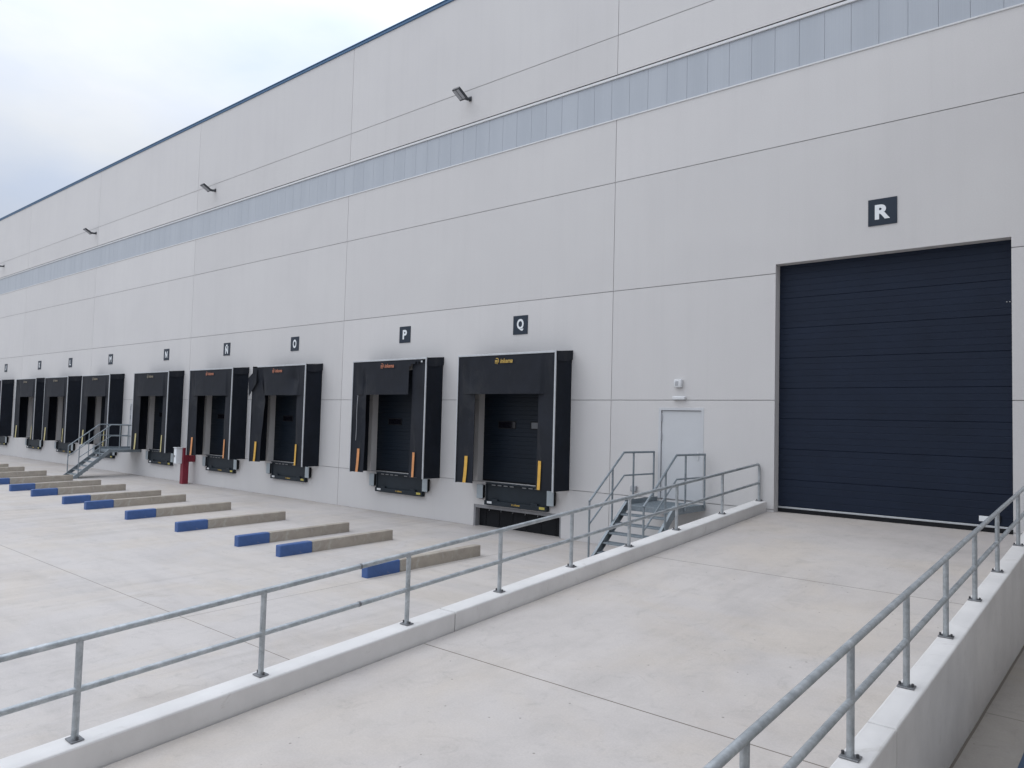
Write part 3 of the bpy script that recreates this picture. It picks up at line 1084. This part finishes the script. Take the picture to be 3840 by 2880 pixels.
# ------------------------------------------------------------------ ramp parapets
LIFT = 0.0            # the right wall falls a little less steeply than the left
def top_z(y):
    return 1.29 + (.079 - LIFT) * y - LIFT * .8
def parapet(xa, xb, label, seams):
    root = empty('parapet_wall', ((xa + xb) / 2, 0, 0))
    cx = (xa + xb) / 2
    ya = -.003
    ends = [ya] + seams + [-19.0]
    m_ = MB()
    for y1, y0 in zip(ends, ends[1:]):
        y1 -= .006 if y1 != ya else 0
        y0 += .006
        b_ = bmesh.new()
        bmesh.ops.create_cube(b_, size=1.0)
        for v_ in b_.verts:
            y = y1 if v_.co.y > 0 else y0
            v_.co = Vector(((xa if v_.co.x < 0 else xb) - cx, y, top_z(y) if v_.co.z > 0 else -.9))
        es = [e for e in b_.edges if all(v_.co.z > -.8 for v_ in e.verts)]
        bmesh.ops.bevel(b_, geom=es, offset=.016, segments=2, profile=.5, affect='EDGES')
        m_.merge(b_)
    m_.build('concrete_wall', 'parapet_white', root)
    m_ = MB()
    for q in seams:
        m_.box((xa - cx + .012, q - .008, -.9), (xb - cx - .012, q + .008, top_z(q) - .012))
    if seams:
        m_.build('seam', 'sealant', root)
    tag(root, label, 'ramp wall', 'low walls edging the ramp')
    return root
parapet(-6.04, XL, 'long low pale concrete wall edging the left side of the ramp', [-8.42])
LIFT = .0045
parapet(XR, -1.405, 'low pale concrete wall edging the right side of the ramp, shaded outer face', [-8.54])

LIFT = 0.0
# ------------------------------------------------------------------ ramp handrails
def handrail(x, posts, yend, label, bend):
    root = empty('handrail', (x, 0, 0))
    tag(root, label, 'handrail', 'galvanised handrails on the ramp walls')
    R = .0255
    def zt(y):
        return top_z(y) + .715
    ylast = posts[0]
    pts = [(0, yend, zt(yend))]
    y = yend
    while y < ylast - .30:
        pts.append((0, y + .001, zt(y)))
        y += 1.4
    if bend:
        for t in [i / 6 for i in range(7)]:
            a = t * math.pi / 2
            pts.append((0, ylast - .09 + .09 * math.sin(a), zt(ylast - .09) - .09 * (1 - math.cos(a)) + .006 * math.sin(a)))
        pts.append((0, ylast, zt(ylast) - .14))
    else:
        pts.append((0, ylast, zt(ylast)))
    MB().tube(pts[1:], R, 16).build('top_rail', 'galvanised', root, True)
    MB().tube([(0, yend, zt(yend) - .362), (0, ylast, zt(ylast) - .362)], R * .95, 16).build('mid_rail', 'galvanised', root, True)
    for i, py in enumerate(posts):
        m_ = MB()
        top = zt(py) - (.13 if (bend and i == 0) else .012)
        m_.tube([(0, py, top_z(py) + .004), (0, py, top)], .0245, 16)
        p_ = m_.build('post', 'galvanised', root, True)
        m_ = MB()
        rot = Matrix.Translation((0, py, top_z(py) + .006)) @ Matrix.Rotation(math.atan(.079), 4, 'X')
        m_.box((-.062, -.045, -.004), (.062, .045, .006), .004, 1, rot)
        m_.build('base_plate', 'plate_dark', p_)
        m_ = MB()
        for sx in (-.047, .045):
            m_.tube([(sx, py, top_z(py) + .010), (sx, py, top_z(py) + .034)], .010, 6)
        m_.build('anchor_bolt', 'bolt_dark', p_)
    for q in (-9.62,):
        if q > yend and x < -3:
            for dz in (0, -.362):
                MB().tube([(0, q - .012, zt(q - .012) + dz), (0, q + .012, zt(q + .012) + dz)], R * 1.05, 12).build('sleeve', 'plate_dark', root, True)
    return root
handrail(-5.915, [-.045, -1.66, -3.315, -4.735, -6.155, -7.57, -9.0, -10.655, -12.12, -13.6, -15.1, -16.6], -17.0,
         'two bar galvanised handrail standing on the left ramp wall', True)
LIFT = .0045
handrail(-1.53, [-.06, -1.70, -3.455, -4.91, -6.33, -7.75, -9.14, -10.76, -12.2], -12.9,
         'two bar galvanised handrail standing on the right ramp wall, close to the camera', True)

# ------------------------------------------------------------------ steel stairs
def stairs():
    root = empty('steel_stairs')
    xl, xr = -.545, .555
    G = 'galvanised_dull'
    DL = -1.27                      # landing front edge
    ZL = 1.10
    ny, dz_, dy = 6, .165, .2
    # landing
    m_ = MB()
    m_.box((xl, DL, ZL - .03), (xr, -.004, ZL - .004), .003)
    for k in range(24):
        q = DL + .02 + k * (-.03 - DL) / 24
        m_.box((xl + .02, q, ZL - .003), (xr - .02, q + .012, ZL + .004))
    m_.build('landing', G, root)
    m_ = MB()
    m_.box((xl - .012, DL, ZL - .13), (xl - .002, -.004, ZL + .09), .003)
    m_.box((xr + .002, DL, ZL - .11), (xr + .012, -.004, ZL + .015), .003)
    m_.box((xl, DL, ZL - .11), (xr, DL + .012, ZL - .032), .003)
    m_.build('landing_frame', G, root)
    # stringers
    slope = dz_ / dy
    yb = DL - 7.2 * dy
    zb = yard_z(yb) + .002
    for s, x in ((-1, xl), (1, xr)):
        m_ = MB()
        a, b_ = (x - .012, x - .002) if s < 0 else (x + .002, x + .012)
        y0 = DL
        def zz(y, off):
            return ZL + (y - DL) * slope + off
        yb2 = DL - 1.36
        poly = [(y0, ZL + .06), (y0, ZL - .13), (DL - (ZL - .13 - zb) / slope, zb), (yb2, zb), (yb2, zz(yb2, .06))]
        m_.prism([(p[0], p[1]) for p in poly], 0, a, b_)
        # flange
        for off in (.06, -.125):
            ye = yb2 if off > 0 else DL - (ZL - .125 - zb) / slope + .01
            q0 = Vector((0, y0, ZL + off))
            q1 = Vector((0, ye, max(zz(ye, off), zb + .004)))
            sg = 1 if s < 0 else -1
            m_.bm.faces.new([m_.bm.verts.new(p) for p in ((b_ if s < 0 else a, q0.y, q0.z), ((b_ if s < 0 else a) + sg * .045, q0.y, q0.z), ((b_ if s < 0 else a) + sg * .045, q1.y, q1.z), (b_ if s < 0 else a, q1.y, q1.z))])
        m_.build('stringer', G, root)
    for k in range(1, 7):
        z = ZL - k * dz_
        y1 = DL - (k - 1) * dy - .01
        m_ = MB()
        m_.box((xl + .002, y1 - .235, z - .028), (xr - .002, y1 - .0, z), .003)
        for j in range(5):
            m_.box((xl + .03, y1 - .215 + j * .045, z + .0005), (xr - .03, y1 - .205 + j * .045, z + .005))
        m_.build('tread', G, root)
    # handrails on both sides
    T = .020
    yr = DL - .02
    for s, x in ((-1, xl - .035), (1, xr + .035)):
        zt0, zm0 = ZL + 1.03, ZL + .57
        ye = DL - 1.20
        zte, zme = zt0 - .90, zm0 - .87
        MB().tube([(x, -.10, zt0), (x, yr, zt0 + .005), (x, ye, zte)], T * 1.15, 8).build('top_rail', G, root, True)
        MB().tube([(x, -.10, zm0), (x, yr + .02, zm0 + .005), (x, ye, zme)], T * .9, 8).build('mid_rail', G, root, True)
        for py, zt_, zb_ in ((-.11, zt0, ZL - .05), (-.92, zt0, ZL - .06), (DL - .42, zt0 - .31, ZL - .42), (ye + .005, zte, ZL - 1.05)):
            MB().tube([(x, py, zb_), (x, py, zt_ - .005)], T, 8).build('post', G, root, True)
    return root
st0 = stairs()
st0.location = (-7.615, 0, 0)
tag(st0, 'near galvanised steel stairs with handrails leading to the door beside the ramp', 'stairs', 'steel stairs to the personnel doors')
st1 = copy_tree(st0)
st1.location = (-33.72, 0, 0)
tag(st1, 'far galvanised steel stairs between the docks below signs M and N', 'stairs', 'steel stairs to the personnel doors')

# ------------------------------------------------------------------ red service post
rp = empty('service_post', (-28.5, -.36, yard_z(-.36)))
tag(rp, 'dark red service post with white cabinet standing against the wall between the docks', 'service post')
m_ = MB()
m_.box((-.115, -.115, 0), (.115, .115, 1.38), .012, 2)
m_.build('column', 'red_paint', rp)
m_ = MB()
m_.box((-.085, .112, .84), (.145, .345, 1.09), .012, 2)
m_.build('hose_box', 'red_paint', rp)
m_ = MB()
m_.box((-.17, -.36, .775), (.03, -.118, 1.36), .012, 2)
cab = m_.build('cabinet', 'sign_white', rp)
MB().box((-.19, -.385, 1.362), (.05, -.112, 1.395), .008).build('lid', 'white_plastic', cab)
MB().box((-.10, -.375, 1.02), (-.05, -.361, 1.10), .004).build('lock', 'plate_dark', cab)
